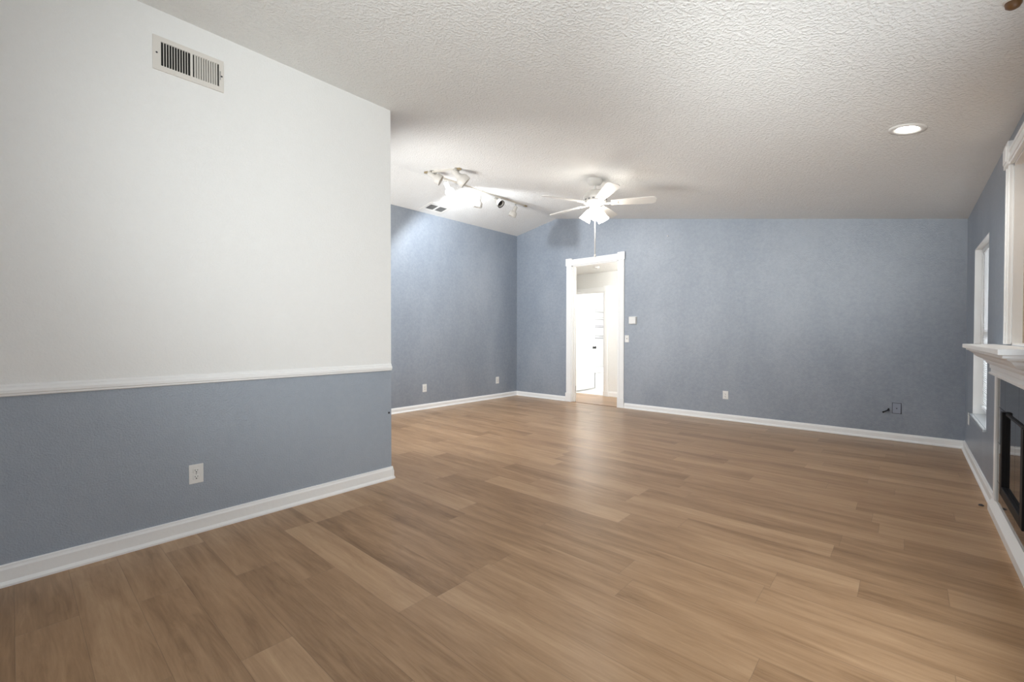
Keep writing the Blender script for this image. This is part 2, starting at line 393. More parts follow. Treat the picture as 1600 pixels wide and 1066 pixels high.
# ------------------------------------------------------------------ tall cased doorway
def cased(name, y, x0, x1, z, w, blk, plinth, sgn=-1):
    root = bpy.data.objects.new(name, None); root.location = ((x0+x1)/2, y, 0); COL.objects.link(root); struct(root)
    def ybox(mb, a, b, t, z0, z1, bev=0.002): mb.box(a, b, min(y, y+sgn*t), max(y, y+sgn*t), z0, z1, bev)
    for a, b in ((x0-w, x0), (x1, x1+w)):
        mb = MB(); ybox(mb, a, b, 0.016, plinth, z)
        ybox(mb, a+0.012, a+0.03, 0.021, plinth, z); ybox(mb, b-0.03, b-0.012, 0.021, plinth, z)
        mb.build('casing', M['trim'], root)
        mb = MB(); ybox(mb, a-0.012, b+0.012, 0.026, z, z+w+0.022, 0.003); ybox(mb, a+0.008, b-0.008, 0.031, z+0.02, z+w, 0.004)
        if blk: mb.build('corner_block', M['trim'], root)
        mb = MB(); ybox(mb, a-0.008, b+0.006, 0.030, 0, plinth, 0.003); mb.build('plinth_block', M['trim'], root)
    mb = MB(); ybox(mb, x0+0.01, x1-0.01, 0.018, z, z+w); ybox(mb, x0+0.012, x1-0.012, 0.024, z+0.015, z+0.03); ybox(mb, x0+0.012, x1-0.012, 0.024, z+w-0.03, z+w-0.012)
    mb.build('header_casing', M['trim'], root)
    return root
c1 = cased('trim_2', YB, DX0, DX1, DZ, 0.108, True, 0.16)
jb = MB(); jb.box(DX0, DX0+0.018, YB, YB2, 0, DZ); jb.box(DX1-0.018, DX1, YB, YB2, 0, DZ); jb.box(DX0, DX1, YB, YB2, DZ-0.018, DZ)
jb.box(DX0+0.018, DX0+0.03, YB+0.05, YB+0.085, 0, DZ-0.018); jb.box(DX1-0.03, DX1-0.018, YB+0.05, YB+0.085, 0, DZ-0.018)
jb.build('jamb', M['trim'], c1)
MB().box(DX0+0.018, DX0+0.021, YB+0.088, YB+0.115, 0.19, 0.28).build('hinge', M['steel'], c1)
MB().box(DX0+0.018, DX0+0.021, YB+0.088, YB+0.115, 2.2, 2.29).build('hinge', M['white_metal'], c1)
# inner door casing and open door
c2 = cased('trim_3', YH, BX0, BX1, BZ, 0.095, True, 0.10)
jb = MB(); jb.box(BX0, BX0+0.016, YH, YH+0.115, 0, BZ); jb.box(BX1-0.016, BX1, YH, YH+0.115, 0, BZ); jb.box(BX0, BX1, YH, YH+0.115, BZ-0.016, BZ)
jb.build('jamb', M['trim'], c2)
d = bpy.data.objects.new('door_1', None); d.location = (-5.24, YH+0.125, 0.012); COL.objects.link(d); struct(d)
dl = MB(); dl.box(-5.256, -5.221, YH+0.125, YH+0.885, 0.03, 2.04, 0.002); dl.build('door_leaf', M['trim'], d)
kn = MB(); ky = YH+0.825
kn.lathe([(0.0, 0), (0.03, 0), (0.03, 0.006), (0.012, 0.012), (0.012, 0.03), (0.027, 0.038), (0.029, 0.055), (0.02, 0.066), (0, 0.068)], axis_mtx((-5.221, ky, 0.93), (1, 0, 0)))
kn.lathe([(0.0, 0), (0.03, 0), (0.03, 0.006), (0.012, 0.012), (0.012, 0.03), (0.027, 0.038), (0.029, 0.055), (0.02, 0.066), (0, 0.068)], axis_mtx((-5.256, ky, 0.93), (-1, 0, 0)))
kn.build('door_knob', M['black_metal'], d)

# ------------------------------------------------------------------ bathroom things
tub = thing('bathtub', (-5.6, 9.5, 0), 'white bathtub along the wall of the bright bathroom, behind the open door', 'bathtub')
tb = MB(); y0, y1, xa, xb = 8.78, 10.48, -5.925, -5.29
tb.box(xb-0.03, xb, y0, y1, 0, 0.35, 0.006); tb.box(xa, xb, y0, y0+0.03, 0, 0.35); tb.box(xa, xb, y1-0.03, y1, 0, 0.35)
tb.box(xb-0.03, xb+0.006, y0+0.05, y1-0.05, 0.20, 0.215, 0.002)
tb.build('apron', M['tub'], tub)
tb = MB()
def rr(x0, x1, y0, y1, r, z, n=6):
    out = []
    for cx, cy, a in ((x1-r, y1-r, 0), (x0+r, y1-r, 90), (x0+r, y0+r, 180), (x1-r, y0+r, 270)):
        for i in range(n+1):
            t = math.radians(a+90*i/n); out.append((cx+r*math.cos(t), cy+r*math.sin(t), z))
    return out
loops = [rr(xa, xb+0.012, y0-0.004, y1, 0.01, 0.35), rr(xa, xb+0.012, y0-0.004, y1, 0.012, 0.375), rr(xa+0.02, xb-0.02, y0+0.03, y1-0.03, 0.08, 0.38),
         rr(xa+0.07, xb-0.08, y0+0.09, y1-0.09, 0.14, 0.365), rr(xa+0.11, xb-0.12, y0+0.18, y1-0.14, 0.15, 0.12), rr(xa+0.16, xb-0.17, y0+0.26, y1-0.2, 0.12, 0.08)]
lv = [[tb.bm.verts.new(p) for p in lp] for lp in loops]
for a, b in zip(lv, lv[1:]):
    for i in range(len(a)):
        f = tb.bm.faces.new((a[i], a[(i+1) % len(a)], b[(i+1) % len(b)], b[i])); f.smooth = True
tb.bm.faces.new(lv[-1])
tb.build('basin', M['tub'], tub)
shelf_labels = ['topmost of the four wire shelves on the bathroom wall', 'second wire shelf from the top on the bathroom wall',
                'dark wire shelf third from the top on the bathroom wall', 'lowest wire shelf on the bathroom wall, nearest the bathtub']
for z, lb, m, hh in ((1.79, shelf_labels[0], M['vent_grey'], 0.05), (1.605, shelf_labels[1], M['vent_grey'], 0.05), (1.405, shelf_labels[2], M['mark'], 0.03), (1.125, shelf_labels[3], M['mark'], 0.06)):
    t = thing('wire_shelf', (-5.93, 10.1, z), lb, 'shelf', 'wire shelves in the bathroom')
    mb = MB()
    for zz in (z, z+hh):
        mb.tube([(-5.93, 9.86, zz), (-5.80, 9.86, zz), (-5.80, 10.42, zz), (-5.93, 10.42, zz)], 0.005, 6)
    mb.build('rail', m, t)
    mb = MB()
    for i in range(9): mb.tube([(-5.925, 9.88+i*0.065, z), (-5.80, 9.88+i*0.065, z), (-5.80, 9.88+i*0.065, z+hh)], 0.003, 5)
    mb.build('wire_grid', m, t)
bl = thing('ceiling_lamp', (-4.75, 8.9, 2.36), 'round white flush lamp on the bathroom ceiling', 'lamp')
MB().lathe([(0, 0), (0.15, 0), (0.15, -0.02), (0.14, -0.03)], Matrix.Translation((-4.75, 8.9, 2.36))).build('lamp_base', M['white_metal'], bl)
MB().lathe([(0.14, -0.025), (0.13, -0.06), (0.08, -0.085), (0, -0.09)], Matrix.Translation((-4.75, 8.9, 2.36))).build('diffuser', M['lamp_diffuser'], bl)
light('bathroom_bulb', 'POINT', (-4.75, 8.9, 2.2), POWER['bath'], (1.0, 0.99, 0.97), 0.1)
bl = thing('ceiling_lamp', (-3.2, 7.15, ZH), 'round white flush lamp on the hall ceiling', 'lamp')
MB().lathe([(0, 0), (0.15, 0), (0.15, -0.02), (0.14, -0.03)], Matrix.Translation((-3.2, 7.15, ZH))).build('lamp_base', M['white_metal'], bl)
MB().lathe([(0.14, -0.025), (0.13, -0.06), (0.08, -0.085), (0, -0.09)], Matrix.Translation((-3.2, 7.15, ZH))).build('diffuser', M['lamp_diffuser'], bl)
light('hall_bulb', 'POINT', (-3.2, 7.15, 2.28), POWER['hall'], (1.0, 0.98, 0.94), 0.1)
sm = thing('smoke_detector', (-4.237, 7.087, ZH), 'small round white detector on the hall ceiling seen through the doorway', 'detector')
MB().lathe([(0, 0), (0.055, 0), (0.055, -0.018), (0.045, -0.03), (0, -0.032)], Matrix.Translation((-4.237, 7.087, ZH))).build('housing', M['white_plastic'], sm)
MB().lathe([(0, -0.031), (0.012, -0.031), (0.012, -0.036), (0, -0.037)], Matrix.Translation((-4.237, 7.087, ZH)), 12).build('sensor', M['vent_grey'], sm)

# ------------------------------------------------------------------ window on the right wall
wn = bpy.data.objects.new('window_1', None); wn.location = (XR+0.1, (WY0+WY1)/2, WZ0); COL.objects.link(wn); struct(wn)
mb = MB(); fx0, fx1 = XR+0.088, XR+0.125
mb.box(fx0, fx1, WY0, WY0+0.045, WZ0, WZ1); mb.box(fx0, fx1, WY1-0.045, WY1, WZ0, WZ1)
mb.box(fx0, fx1, WY0, WY1, WZ0, WZ0+0.045); mb.box(fx0, fx1, WY0, WY1, WZ1-0.045, WZ1); mb.box(fx0, fx1, WY0, WY1, 1.2, 1.24)
mb.build('window_frame', M['trim'], wn)
g, nt, b = mat('window_glass')
tr = N(nt, 'ShaderNodeBsdfTransparent'); gl = N(nt, 'ShaderNodeBsdfGlossy'); gl.inputs['Roughness'].default_value = 0.02
fre = N(nt, 'ShaderNodeFresnel'); mxs = N(nt, 'ShaderNodeMixShader'); nt.links.new(fre.outputs[0], mxs.inputs[0]); nt.links.new(tr.outputs[0], mxs.inputs[1]); nt.links.new(gl.outputs[0], mxs.inputs[2])
nt.links.new(mxs.outputs[0], nt.nodes['Material Output'].inputs['Surface'])
MB().box(XR+0.105, XR+0.109, WY0+0.045, WY1-0.045, WZ0+0.045, WZ1-0.045).build('pane', g, wn)
mb = MB(); e = 0.006
mb.box(XR+0.0005, XR+0.088, WY0, WY0+e, WZ0+0.018, WZ1); mb.box(XR+0.0005, XR+0.088, WY1-e, WY1, WZ0+0.018, WZ1); mb.box(XR+0.0005, XR+0.088, WY0, WY1, WZ1-e, WZ1)
mb.build('reveal', M['trim'], wn)
mb = MB(); mb.box(XR+0.001, XR+0.088, WY0+0.001, WY1-0.001, WZ0, WZ0+0.02); mb.box(XR-0.022, XR+0.001, WY0-0.03, WY1+0.02, WZ0, WZ0+0.02, 0.004)
mb.build('window_sill', M['marble'], wn)
# openings added for the light they let in, outside the picture
w2 = bpy.data.objects.new('added_window_2', None); w2.location = (XR+0.1, 2.025, WZ0); COL.objects.link(w2); struct(w2)
mb = MB(); a0, a1 = 1.56, 2.49
mb.box(fx0-0.04, fx1-0.04, a0, a0+0.045, WZ0, WZ1); mb.box(fx0-0.04, fx1-0.04, a1-0.045, a1, WZ0, WZ1)
mb.box(fx0-0.04, fx1-0.04, a0, a1, WZ0, WZ0+0.045); mb.box(fx0-0.04, fx1-0.04, a0, a1, WZ1-0.045, WZ1); mb.box(fx0-0.04, fx1-0.04, a0, a1, 1.2, 1.24)
mb.build('window_frame', M['trim'], w2)
mb = MB(); mb.box(XR-0.022, XR+0.05, a0-0.02, a1+0.02, WZ0-0.02, WZ0, 0.004); mb.build('window_sill', M['marble'], w2)
w3 = bpy.data.objects.new('added_window_3', None); w3.location = (-4.55, YP-0.06, 0.85); COL.objects.link(w3); struct(w3)
mb = MB()
for x in (-5.4, -4.57, -3.745): mb.box(x, x+0.045, YP-0.08, YP-0.03, 0.85, 2.15)
mb.box(-5.4, -3.7, YP-0.08, YP-0.03, 0.85, 0.895); mb.box(-5.4, -3.7, YP-0.08, YP-0.03, 2.105, 2.15); mb.build('window_frame', M['trim'], w3)
d2 = bpy.data.objects.new('added_door_2', None); d2.location = (-1.45, YR-0.06, 0); COL.objects.link(d2); struct(d2)
mb = MB()
for x in (-2.7, -1.48, -0.26): mb.box(x, x+0.06, YR-0.09, YR-0.03, 0, 2.17)
mb.box(-2.7, -0.2, YR-0.09, YR-0.03, 0, 0.04); mb.box(-2.7, -0.2, YR-0.09, YR-0.03, 2.11, 2.17); mb.build('door_frame', M['trim'], d2)
baseboard('baseboard_right', (-1, 0, 0), (XR, YR, 0), (XR, 3.10, 0), h=0.095)
bd = thing('window_blind', (XR+0.062, (WY0+WY1)/2, WZ1), 'white horizontal slatted blind hanging in the tall narrow window', 'blind')
mb = MB(); mb.box(XR+0.045, XR+0.083, WY0+0.012, WY1-0.012, WZ1-0.045, WZ1-0.008, 0.003); mb.build('head_rail', M['blind'], bd)
mb = MB()
z = WZ1-0.06; bz = 0.55
while z > bz+0.02:
    c = Matrix.Translation((XR+0.064, 0, z)) @ Matrix.Rotation(math.radians(64), 4, 'Y')
    mb.box(-0.0125, 0.0125, WY0+0.014, WY1-0.014, -0.0006, 0.0006, mtx=c); z -= 0.019
mb.build('slats', M['blind'], bd)
mb = MB(); mb.box(XR+0.052, XR+0.077, WY0+0.014, WY1-0.014, bz-0.012, bz+0.008, 0.003); mb.build('bottom_rail', M['blind'], bd)
mb = MB(); mb.tube([(XR+0.040, WY1-0.10, WZ1-0.05), (XR+0.040, WY1-0.10, 1.05)], 0.004, 8); mb.build('tilt_wand', M['white_plastic'], bd)

# ------------------------------------------------------------------ electrical plates
def plate_frame(c, n):
    """local x = along the wall, y = up, z = out of the wall"""
    n = Vector(n); u = Vector((0, 0, 1)); x = u.cross(n)
    m = Matrix(((x.x, u.x, n.x, c[0]), (x.y, u.y, n.y, c[1]), (x.z, u.z, n.z, c[2]), (0, 0, 0, 1)))
    return m
def outlet(c, n, label, sc=1.0, pm='white_plastic'):
    t = thing('wall_outlet', c, label, 'outlet', 'duplex outlets low on the walls')
    m = plate_frame(c, n); S = Matrix.Scale(sc, 4)
    mb = MB(); mb.box(-0.037, 0.037, -0.058, 0.058, 0, 0.006, 0.002, m @ S); mb.build('cover_plate', M[pm], t)
    for sy in (-1, 1):
        mb = MB(); mb.box(-0.017, 0.017, -0.0145, 0.0145, 0.004, 0.0085, 0.003, m @ S @ Matrix.Translation((0, sy*0.0195, 0)))
        o = mb.build('receptacle', M['white_plastic'], t)
        mb = MB(); q = m @ S @ Matrix.Translation((0, sy*0.0195, 0))
        mb.box(-0.0075, -0.0053, -0.001, 0.008, 0.0075, 0.0092, mtx=q); mb.box(0.0053, 0.0075, 0.0, 0.007, 0.0075, 0.0092, mtx=q)
        mb.lathe([(0, 0.0075), (0.0032, 0.0075), (0.0032, 0.0092), (0, 0.0092)], q @ Matrix.Translation((0, -0.0075, 0)), 10)
        s_ = mb.build('slots', M['dark'], o); s_.matrix_parent_inverse = Matrix()
        s_.parent = o; s_.matrix_parent_inverse = o.matrix_parent_inverse.inverted() if False else Matrix()
    mb = MB(); mb.lathe([(0.0032, 0.006), (0.0032, 0.0075), (0, 0.0080)], m @ S, 10); mb.build('screw', M['vent_grey'], t)
    return t
outlet((XP, 0.743, 0.360), (1, 0, 0), 'white duplex outlet under the chair rail on the partition wall')
outlet((XL, 4.447, 0.345), (1, 0, 0), 'white duplex outlet on the far left blue wall, the one closer to the partition', 1.08)
outlet((XL, 6.160, 0.344), (1, 0, 0), 'white duplex outlet on the far left blue wall, the one closer to the corner', 1.1)
outlet((-1.917, YB, 0.358), (0, -1, 0), 'white duplex outlet in the middle of the long blue wall with the doorway')
outlet((XR, 6.32, 0.378), (-1, 0, 0), 'white outlet seen edge-on at the far end of the right wall beside the window sill')

t = thing('thermostat', (-3.338, YB, 1.448), 'square white thermostat on the blue wall right of the tall doorway', 'thermostat')
q = plate_frame((-3.338, YB, 1.448), (0, -1, 0))
MB().box(-0.066, 0.066, -0.062, 0.062, 0, 0.008, 0.002, q).build('back_plate', M['white_plastic'], t)
MB().box(-0.060, 0.060, -0.058, 0.058, 0.008, 0.034, 0.006, q).build('housing', M['white_plastic'], t)
t = thing('light_switch', (-3.442, YB, 1.147), 'narrow white toggle light switch below the thermostat', 'switch')
q = plate_frame((-3.442, YB, 1.147), (0, -1, 0))
MB().box(-0.036, 0.036, -0.058, 0.058, 0, 0.006, 0.002, q).build('cover_plate', M['white_plastic'], t)
MB().box(-0.006, 0.006, -0.012, 0.012, 0.005, 0.008, mtx=q).build('toggle_slot', M['vent_metal'], t)
MB().box(-0.004, 0.004, -0.006, 0.006, 0.005, 0.020, 0.001, q @ Matrix.Rotation(math.radians(-25), 4, 'X')).build('toggle', M['vent_metal'], t)
t = thing('cable_plate', (-0.080, YB, 0.372), 'blue-painted blank cable plate near the right end of the long blue wall', 'wall plate')
q = plate_frame((-0.080, YB, 0.372), (0, -1, 0))
MB().box(-0.041, 0.041, -0.062, 0.062, 0, 0.0025, mtx=q).build('shadow_gap', M['mark'], t)  # dark sheet wider than the plate, paints a shadow line around it
MB().box(-0.036, 0.036, -0.057, 0.057, 0.002, 0.007, 0.002, q).build('cover_plate', M['plate_blue'], t)
MB().lathe([(0, 0.006), (0.006, 0.006), (0.006, 0.012), (0.003, 0.013), (0, 0.013)], q, 12).build('connector', M['mark'], t)
t = thing('coaxial_cable', (-0.165, YB, 0.345), 'short black cable stub poking from the blue wall beside the painted plate', 'cable')
MB().tube([(-0.150, YB, 0.362), (-0.152, YB-0.012, 0.356), (-0.162, YB-0.02, 0.340), (-0.180, YB-0.022, 0.330), (-0.192, YB-0.018, 0.322)], 0.0062, 8).build('cable', M['black_metal'], t)
MB().tube([(-0.192, YB-0.018, 0.322), (-0.203, YB-0.016, 0.315)], 0.009, 8).build('plug', M['black_metal'], t)
MB().tube([(-0.150, YB, 0.358), (-0.146, YB-0.012, 0.345), (-0.150, YB-0.014, 0.332)], 0.0045, 8).build('wire_end', M['mark'], t)
tag(MB().lathe([(0, 0), (0.004, 0), (0.004, 0.010), (0.010, 0.012), (0.010, 0.016), (0, 0.017)], axis_mtx((-2.762, YB, 2.731), (0, -1, 0)), 12).build('wall_hook', M['white_metal']), 'tiny pale hook high on the long blue wall, right of the ceiling fan', 'hook')
tag(MB().lathe([(0, 0), (0.008, 0), (0.009, 0.003), (0.004, 0.006), (0, 0.006)], axis_mtx((XP, 2.094, 0.556), (1, 0, 0)), 12).build('wall_screw', M['mark']), 'small dark screw head low at the free edge of the partition', 'screw')
mb = MB(); mb.lathe([(0, 0), (0.016, 0.0), (0.018, 0.004), (0.008, 0.012), (0, 0.013)], Matrix.Translation((0.405, 4.56, 0)) @ Matrix.Scale(0.9, 4), 7)
tag(mb.build('debris', M['mark']), 'small dark crumb of debris on the floor near the fireplace', 'debris')

# ------------------------------------------------------------------ wall air vent
VY0, VY1, VZ0, VZ1 = 0.553, 0.904, 2.728, 2.921
t = thing('wall_vent', (XP, (VY0+VY1)/2, (VZ0+VZ1)/2), 'cream metal air vent with vertical louvres high on the white partition wall', 'vent')
iy0, iy1, iz0, iz1 = 0.590, 0.879, 2.757, 2.893; ym = (iy0+iy1)/2+0.002
mb = MB(); mb.grid_wall('X', XP, XP+0.010, VY0, VY1, VZ0, VZ1, [(iy0, ym-0.006, iz0, iz1), (ym+0.006, iy1, iz0, iz1)])
mb.build('frame', M['vent_metal'], t, clean=True)
MB().box(XP, XP+0.0015, iy0-0.002, iy1+0.002, iz0-0.002, iz1+0.002).build('duct_shade', M['dark'], t)  # dark sheet painted as the shade behind the louvres
for (a, b, ang) in ((iy0, ym-0.006, -13), (ym+0.006, iy1, 42)):
    mb = MB(); n = 11; w = (b-a)/n
    for i in range(n+1):
        c = Matrix.Translation((XP+0.0055, a+w*(i), 0)) @ Matrix.Rotation(math.radians(ang), 4, 'Z')
        if i in (0, n): continue
        mb.box(-0.0045, 0.0045, -0.0017, 0.0017, iz0-0.001, iz1+0.001, mtx=c)
    mb.build('louvres', M['vent_metal'], t)
for y in (0.570, 0.893): MB().lathe([(0.005, 0), (0.005, 0.002), (0, 0.003)], axis_mtx((XP+0.010, y, 2.823), (1, 0, 0)), 10).build('screw', M['mark'], t)
MB().box(XP+0.010, XP+0.014, 0.8835, 0.8865, 2.800, 2.852).build('lever', M['vent_grey'], t)

# ------------------------------------------------------------------ vent in the left ceiling slope
def ceil_mtx(x, y, out=0.0):
    """origin on the ceiling, local z points down into the room, x along room X, y along room Y"""
    s = MR if x >= XRDG else ML
    ex = Vector((1, 0, s)).normalized(); ey = Vector((0, 1, 0)); ez = -(ex.cross(ey)).normalized()
    m = Matrix(((ex.x, ey.x, ez.x, x), (ex.y, ey.y, ez.y, y), (ex.z, ey.z, ez.z, zc(x)), (0, 0, 0, 1)))
    return m
cx, cy = -5.615, 4.505
t = thing('ceiling_vent', (cx, cy, zc(cx)), 'small white two-part vent in the ceiling slope below the track lights', 'vent')
q = ceil_mtx(cx, cy)
mb = MB()
for a in (((-0.15, 0.15, -0.21, -0.165)), ((-0.15, 0.15, 0.165, 0.21)), ((-0.15, -0.075, -0.165, 0.165)), ((0.085, 0.15, -0.165, 0.165)), ((-0.075, 0.085, -0.014, 0.014))):
    mb.box(a[0], a[1], a[2], a[3], 0, 0.008, mtx=q)
mb.build('frame', M['white_metal'], t)
MB().box(-0.075, 0.085, -0.165, 0.165, 0, 0.001, mtx=q).build('duct_shade', M['vent_dark'], t)  # grey sheet, the duct's shade put into its colour
for a, b in ((-0.165, -0.014), (0.014, 0.165)):
    mb = MB()
    for i in range(8): mb.box(-0.075, 0.085, -0.0008, 0.0008, -0.003, 0.003, mtx=q @ Matrix.Translation((0, a+(b-a)*(i+0.5)/8, 0.0045)) @ Matrix.Rotation(math.radians(40), 4, 'X'))
    mb.build('louvres', M['vent_grey'], t)

# ------------------------------------------------------------------ track lighting
TX, TY0, TY1, SX1 = -4.68, 3.60, 5.62, -4.03
t = thing('track_light', (TX, TY0, zc(TX)), 'L-shaped white track light with six spot heads on the ceiling ridge', 'track light')
def track_box(mb, x0, x1, y0, y1, h0=0.0, h1=0.02):
    q = ceil_mtx(x0 if x0 > XRDG else x0, 0); s = math.sqrt(1+MR*MR)
    mb.box(0, (x1-x0)*s, y0, y1, h0, h1, 0.002, ceil_mtx(x0, 0))
mb = MB(); track_box(mb, TX-0.018, TX+0.018, TY0-0.018, TY1); mb.build('long_track', M['track_metal'], t)
mb = MB(); track_box(mb, TX+0.019, SX1, TY0-0.018, TY0+0.018); mb.build('short_track', M['track_metal'], t)
mb = MB(); track_box(mb, TX-0.020, TX+0.020, TY1-0.06, TY1+0.004, 0, 0.023); mb.build('end_cap', M['brass'], t)
mb = MB(); track_box(mb, SX1-0.06, SX1+0.004, TY0-0.020, TY0+0.020, 0, 0.023); mb.build('end_cap', M['brass'], t)
mb = MB(); track_box(mb, TX-0.022, TX+0.05, TY0-0.022, TY0+0.05, 0, 0.024); mb.build('corner_connector', M['brass'], t)
def local(rx, uy, dz):   # direction given as right / up / away as seen from the camera
    ff = Vector((fwd.x, fwd.y, 0)).normalized()
    return (right*rx+Vector((0, 0, 1))*uy+ff*dz).normalized()
def spot_head(x, y, dirv, back, lit=False, sc=1.0, dark=False):
    """hangs from the track at x,y; dirv = where the mouth points; back = share of the head behind the pivot"""
    top = Vector((x, y, zc(x)-0.02)); piv = top+Vector((0, 0, -0.055))
    hd = MB(); hd.box(-0.016, 0.016, -0.03, 0.03, -0.012, 0.014, 0.003, Matrix.Translation(top))
    h = hd.build('spot_head', M['track_metal'], t)
    def sub(mb, n, m):
        o = mb.build(n, m); o.parent = h; return o
    o_off = Matrix.Translation(-Vector(t.location))
    sub(MB().tube([top+Vector((0, 0, -0.008)), piv], 0.006, 8), 'swivel', M['steel'])
    dirv = Vector(dirv).normalized(); start = piv-dirv*back*sc
    q = axis_mtx(start, dirv) @ Matrix.Scale(sc, 4)
    prof = [(0, 0), (0.024, 0.0), (0.030, 0.008), (0.030, 0.075), (0.036, 0.088), (0.058, 0.108), (0.064, 0.122), (0.066, 0.175), (0.063, 0.178), (0.060, 0.172), (0.058, 0.128), (0.030, 0.105)]
    sub(MB().lathe(prof, q), 'spot_shade', M['lit_shade'] if lit else M['spot_metal'])
    if lit: bp_, bm_ = [(0.030, 0.105), (0.044, 0.13), (0.047, 0.150), (0.040, 0.160), (0.02, 0.165), (0, 0.166)], M['lit_bulb']
    else: bp_, bm_ = [(0.030, 0.105), (0.040, 0.14), (0.036, 0.160), (0, 0.166)], (M['dark'] if dark else M['dull_bulb'])
    sub(MB().lathe(bp_, q), 'bulb', bm_)
    if dark: sub(MB().lathe([(0.0595, 0.15), (0.0600, 0.176), (0.067, 0.181), (0.068, 0.172)], q), 'rim', M['dark'])
    return start+dirv*0.19*sc, dirv
spot_head(-4.52, TY0, local(0.86, -0.5, 0.1), 0.085, sc=1.05)
spot_head(-4.085, TY0, local(0.72, -0.66, 0.2), 0.06, sc=1.2)
lp, ld = spot_head(TX, 3.93, local(0.34, -0.70, 0.60), 0.02, lit=True, sc=1.0)
spot_head(TX, 4.56, local(-0.18, -0.98, 0.05), 0.0)
spot_head(TX, 4.93, local(0.62, -0.66, -0.42), 0.07, dark=True, sc=0.92)
spot_head(TX, 5.36, local(-0.38, -0.9, 0.1), 0.01, sc=0.95)
light('spot_bulb', 'SPOT', lp-ld*0.008, POWER['spot'], (0.93, 0.97, 1.0), 0.02, aim=lp+ld, spot=math.radians(153), blend=0.3)

# ------------------------------------------------------------------ ceiling fan
FX, FY = -2.664, 4.42
fz = zc(FX)
fan = thing('ceiling_fan', (FX, FY, fz), 'white five-blade ceiling fan with three lit glass shades in front of the doorway', 'ceiling fan')
T = Matrix.Translation
MB().lathe([(0, 0.018), (0.082, 0.016), (0.086, -0.01), (0.084, -0.045), (0.068, -0.072), (0.03, -0.086), (0, -0.086)], T((FX, FY, fz+0.012))).build('canopy', M['white_metal'], fan)
MB().lathe([(0.017, -0.07), (0.014, -0.075), (0.014, -0.165), (0.024, -0.17), (0.024, -0.19)], T((FX, FY, fz)), 16).build('downrod', M['white_metal'], fan)
zb = 2.70
mb = MB()
mb.lathe([(0.0, 0.155), (0.03, 0.153), (0.075, 0.14), (0.115, 0.112), (0.133, 0.075), (0.135, 0.055), (0.128, 0.045), (0.128, 0.020), (0.132, 0.012), (0.10, -0.005), (0.0, -0.008)], T((FX, FY, zb)))
mb.mi = 1
for i in range(16):
    a = 2*math.pi*i/16
    mb.box(-0.012, 0.012, -0.002, 0.002, 0.024, 0.040, mtx=T((FX, FY, zb)) @ Matrix.Rotation(a, 4, 'Z') @ T((0, -0.1285, 0)))
mo = mb.build('motor_housing', [M['white_metal'], M['vent_grey']], fan)
cam_ang = yaw       # heading of the camera's right-hand direction in the room
for k in range(5):
    ang = cam_ang+math.radians(-12+72*k)
    q = T((FX, FY, zb+0.004)) @ Matrix.Rotation(ang, 4, 'Z') @ Matrix.Rotation(math.radians(-13), 4, 'X')
    out = []
    L0, L1 = 0.175, 0.665
    for i in range(0, 11):
        s = i/10; x = L0+(L1-0.05-L0)*s; out.append((x, 0.048+0.022*math.sin(min(1, s*1.15)*math.pi/2)))
    tipw = out[-1][1]
    for i in range(1, 9):
        a = math.pi/2*i/8; out.append((L1-0.05+0.05*math.sin(a), tipw*(0.35+0.65*math.cos(a)) if i < 8 else tipw*0.35))
    poly = out+[(x, -w) for x, w in out[::-1]]
    mb = MB(); A = [mb.bm.verts.new(q @ Vector((x, w, 0.004))) for x, w in poly]; B = [mb.bm.verts.new(q @ Vector((x, w, -0.004))) for x, w in poly]
    mb.bm.faces.new(A); mb.bm.faces.new(B[::-1])
    for i in range(len(A)): mb.bm.faces.new((A[i], B[i], B[(i+1) % len(A)], A[(i+1) % len(A)]))
    bl = mb.build('blade', M['white_metal'], fan)
    mb = MB(); mb.box(0.085, 0.20, -0.016, 0.016, -0.014, -0.004, 0.002, q); mb.box(0.19, 0.255, -0.034, 0.034, -0.010, -0.004, 0.003, q)
    for sx, sy in ((0.215, 0.018), (0.215, -0.018), (0.24, 0)): mb.lathe([(0.005, -0.010), (0.005, -0.013), (0, -0.014)], q @ T((sx, sy, 0)), 8)
    br = mb.build('blade_bracket', M['white_metal']); br.parent = bl
MB().lathe([(0, 0), (0.07, 0), (0.068, -0.012), (0.060, -0.02), (0.060, -0.06), (0.052, -0.072), (0.03, -0.085), (0, -0.088)], T((FX, FY, zb-0.006))).build('light_kit', M['white_metal'], fan)
for k in range(3):
    a = cam_ang+math.radians(-90+120*k)
    rad = Vector((math.cos(a), math.sin(a), 0)); dirv = (rad*0.56+Vector((0, 0, -0.83))).normalized()
    org = Vector((FX, FY, zb-0.060))+rad*0.048
    q = axis_mtx(org, dirv)
    ho = MB().lathe([(0, -0.02), (0.022, -0.02), (0.026, 0), (0.026, 0.022), (0, 0.022)], q, 16).build('lamp_holder', M['white_metal'], fan)
    o = MB().lathe([(0.024, 0.015), (0.032, 0.022), (0.042, 0.045), (0.049, 0.075), (0.057, 0.110), (0.068, 0.142), (0.065, 0.142), (0.053, 0.108), (0.045, 0.075), (0.038, 0.046), (0.022, 0.02)], q).build('lamp_shade', M['fan_glass'], fan)
    bu = MB().lathe([(0.012, 0.03), (0.018, 0.05), (0.026, 0.08), (0.022, 0.10), (0, 0.108)], q, 16).build('bulb', M['lit_bulb']); bu.parent = o
mb = MB(); mb.tube([(FX, FY, zb-0.09), (FX, FY, 2.12)], 0.0065, 8); mb.lathe([(0.0065, 0), (0.011, -0.006), (0.011, -0.028), (0, -0.032)], T((FX, FY, 2.125)), 12)
mb.build('pull_chain', M['white_metal'], fan)

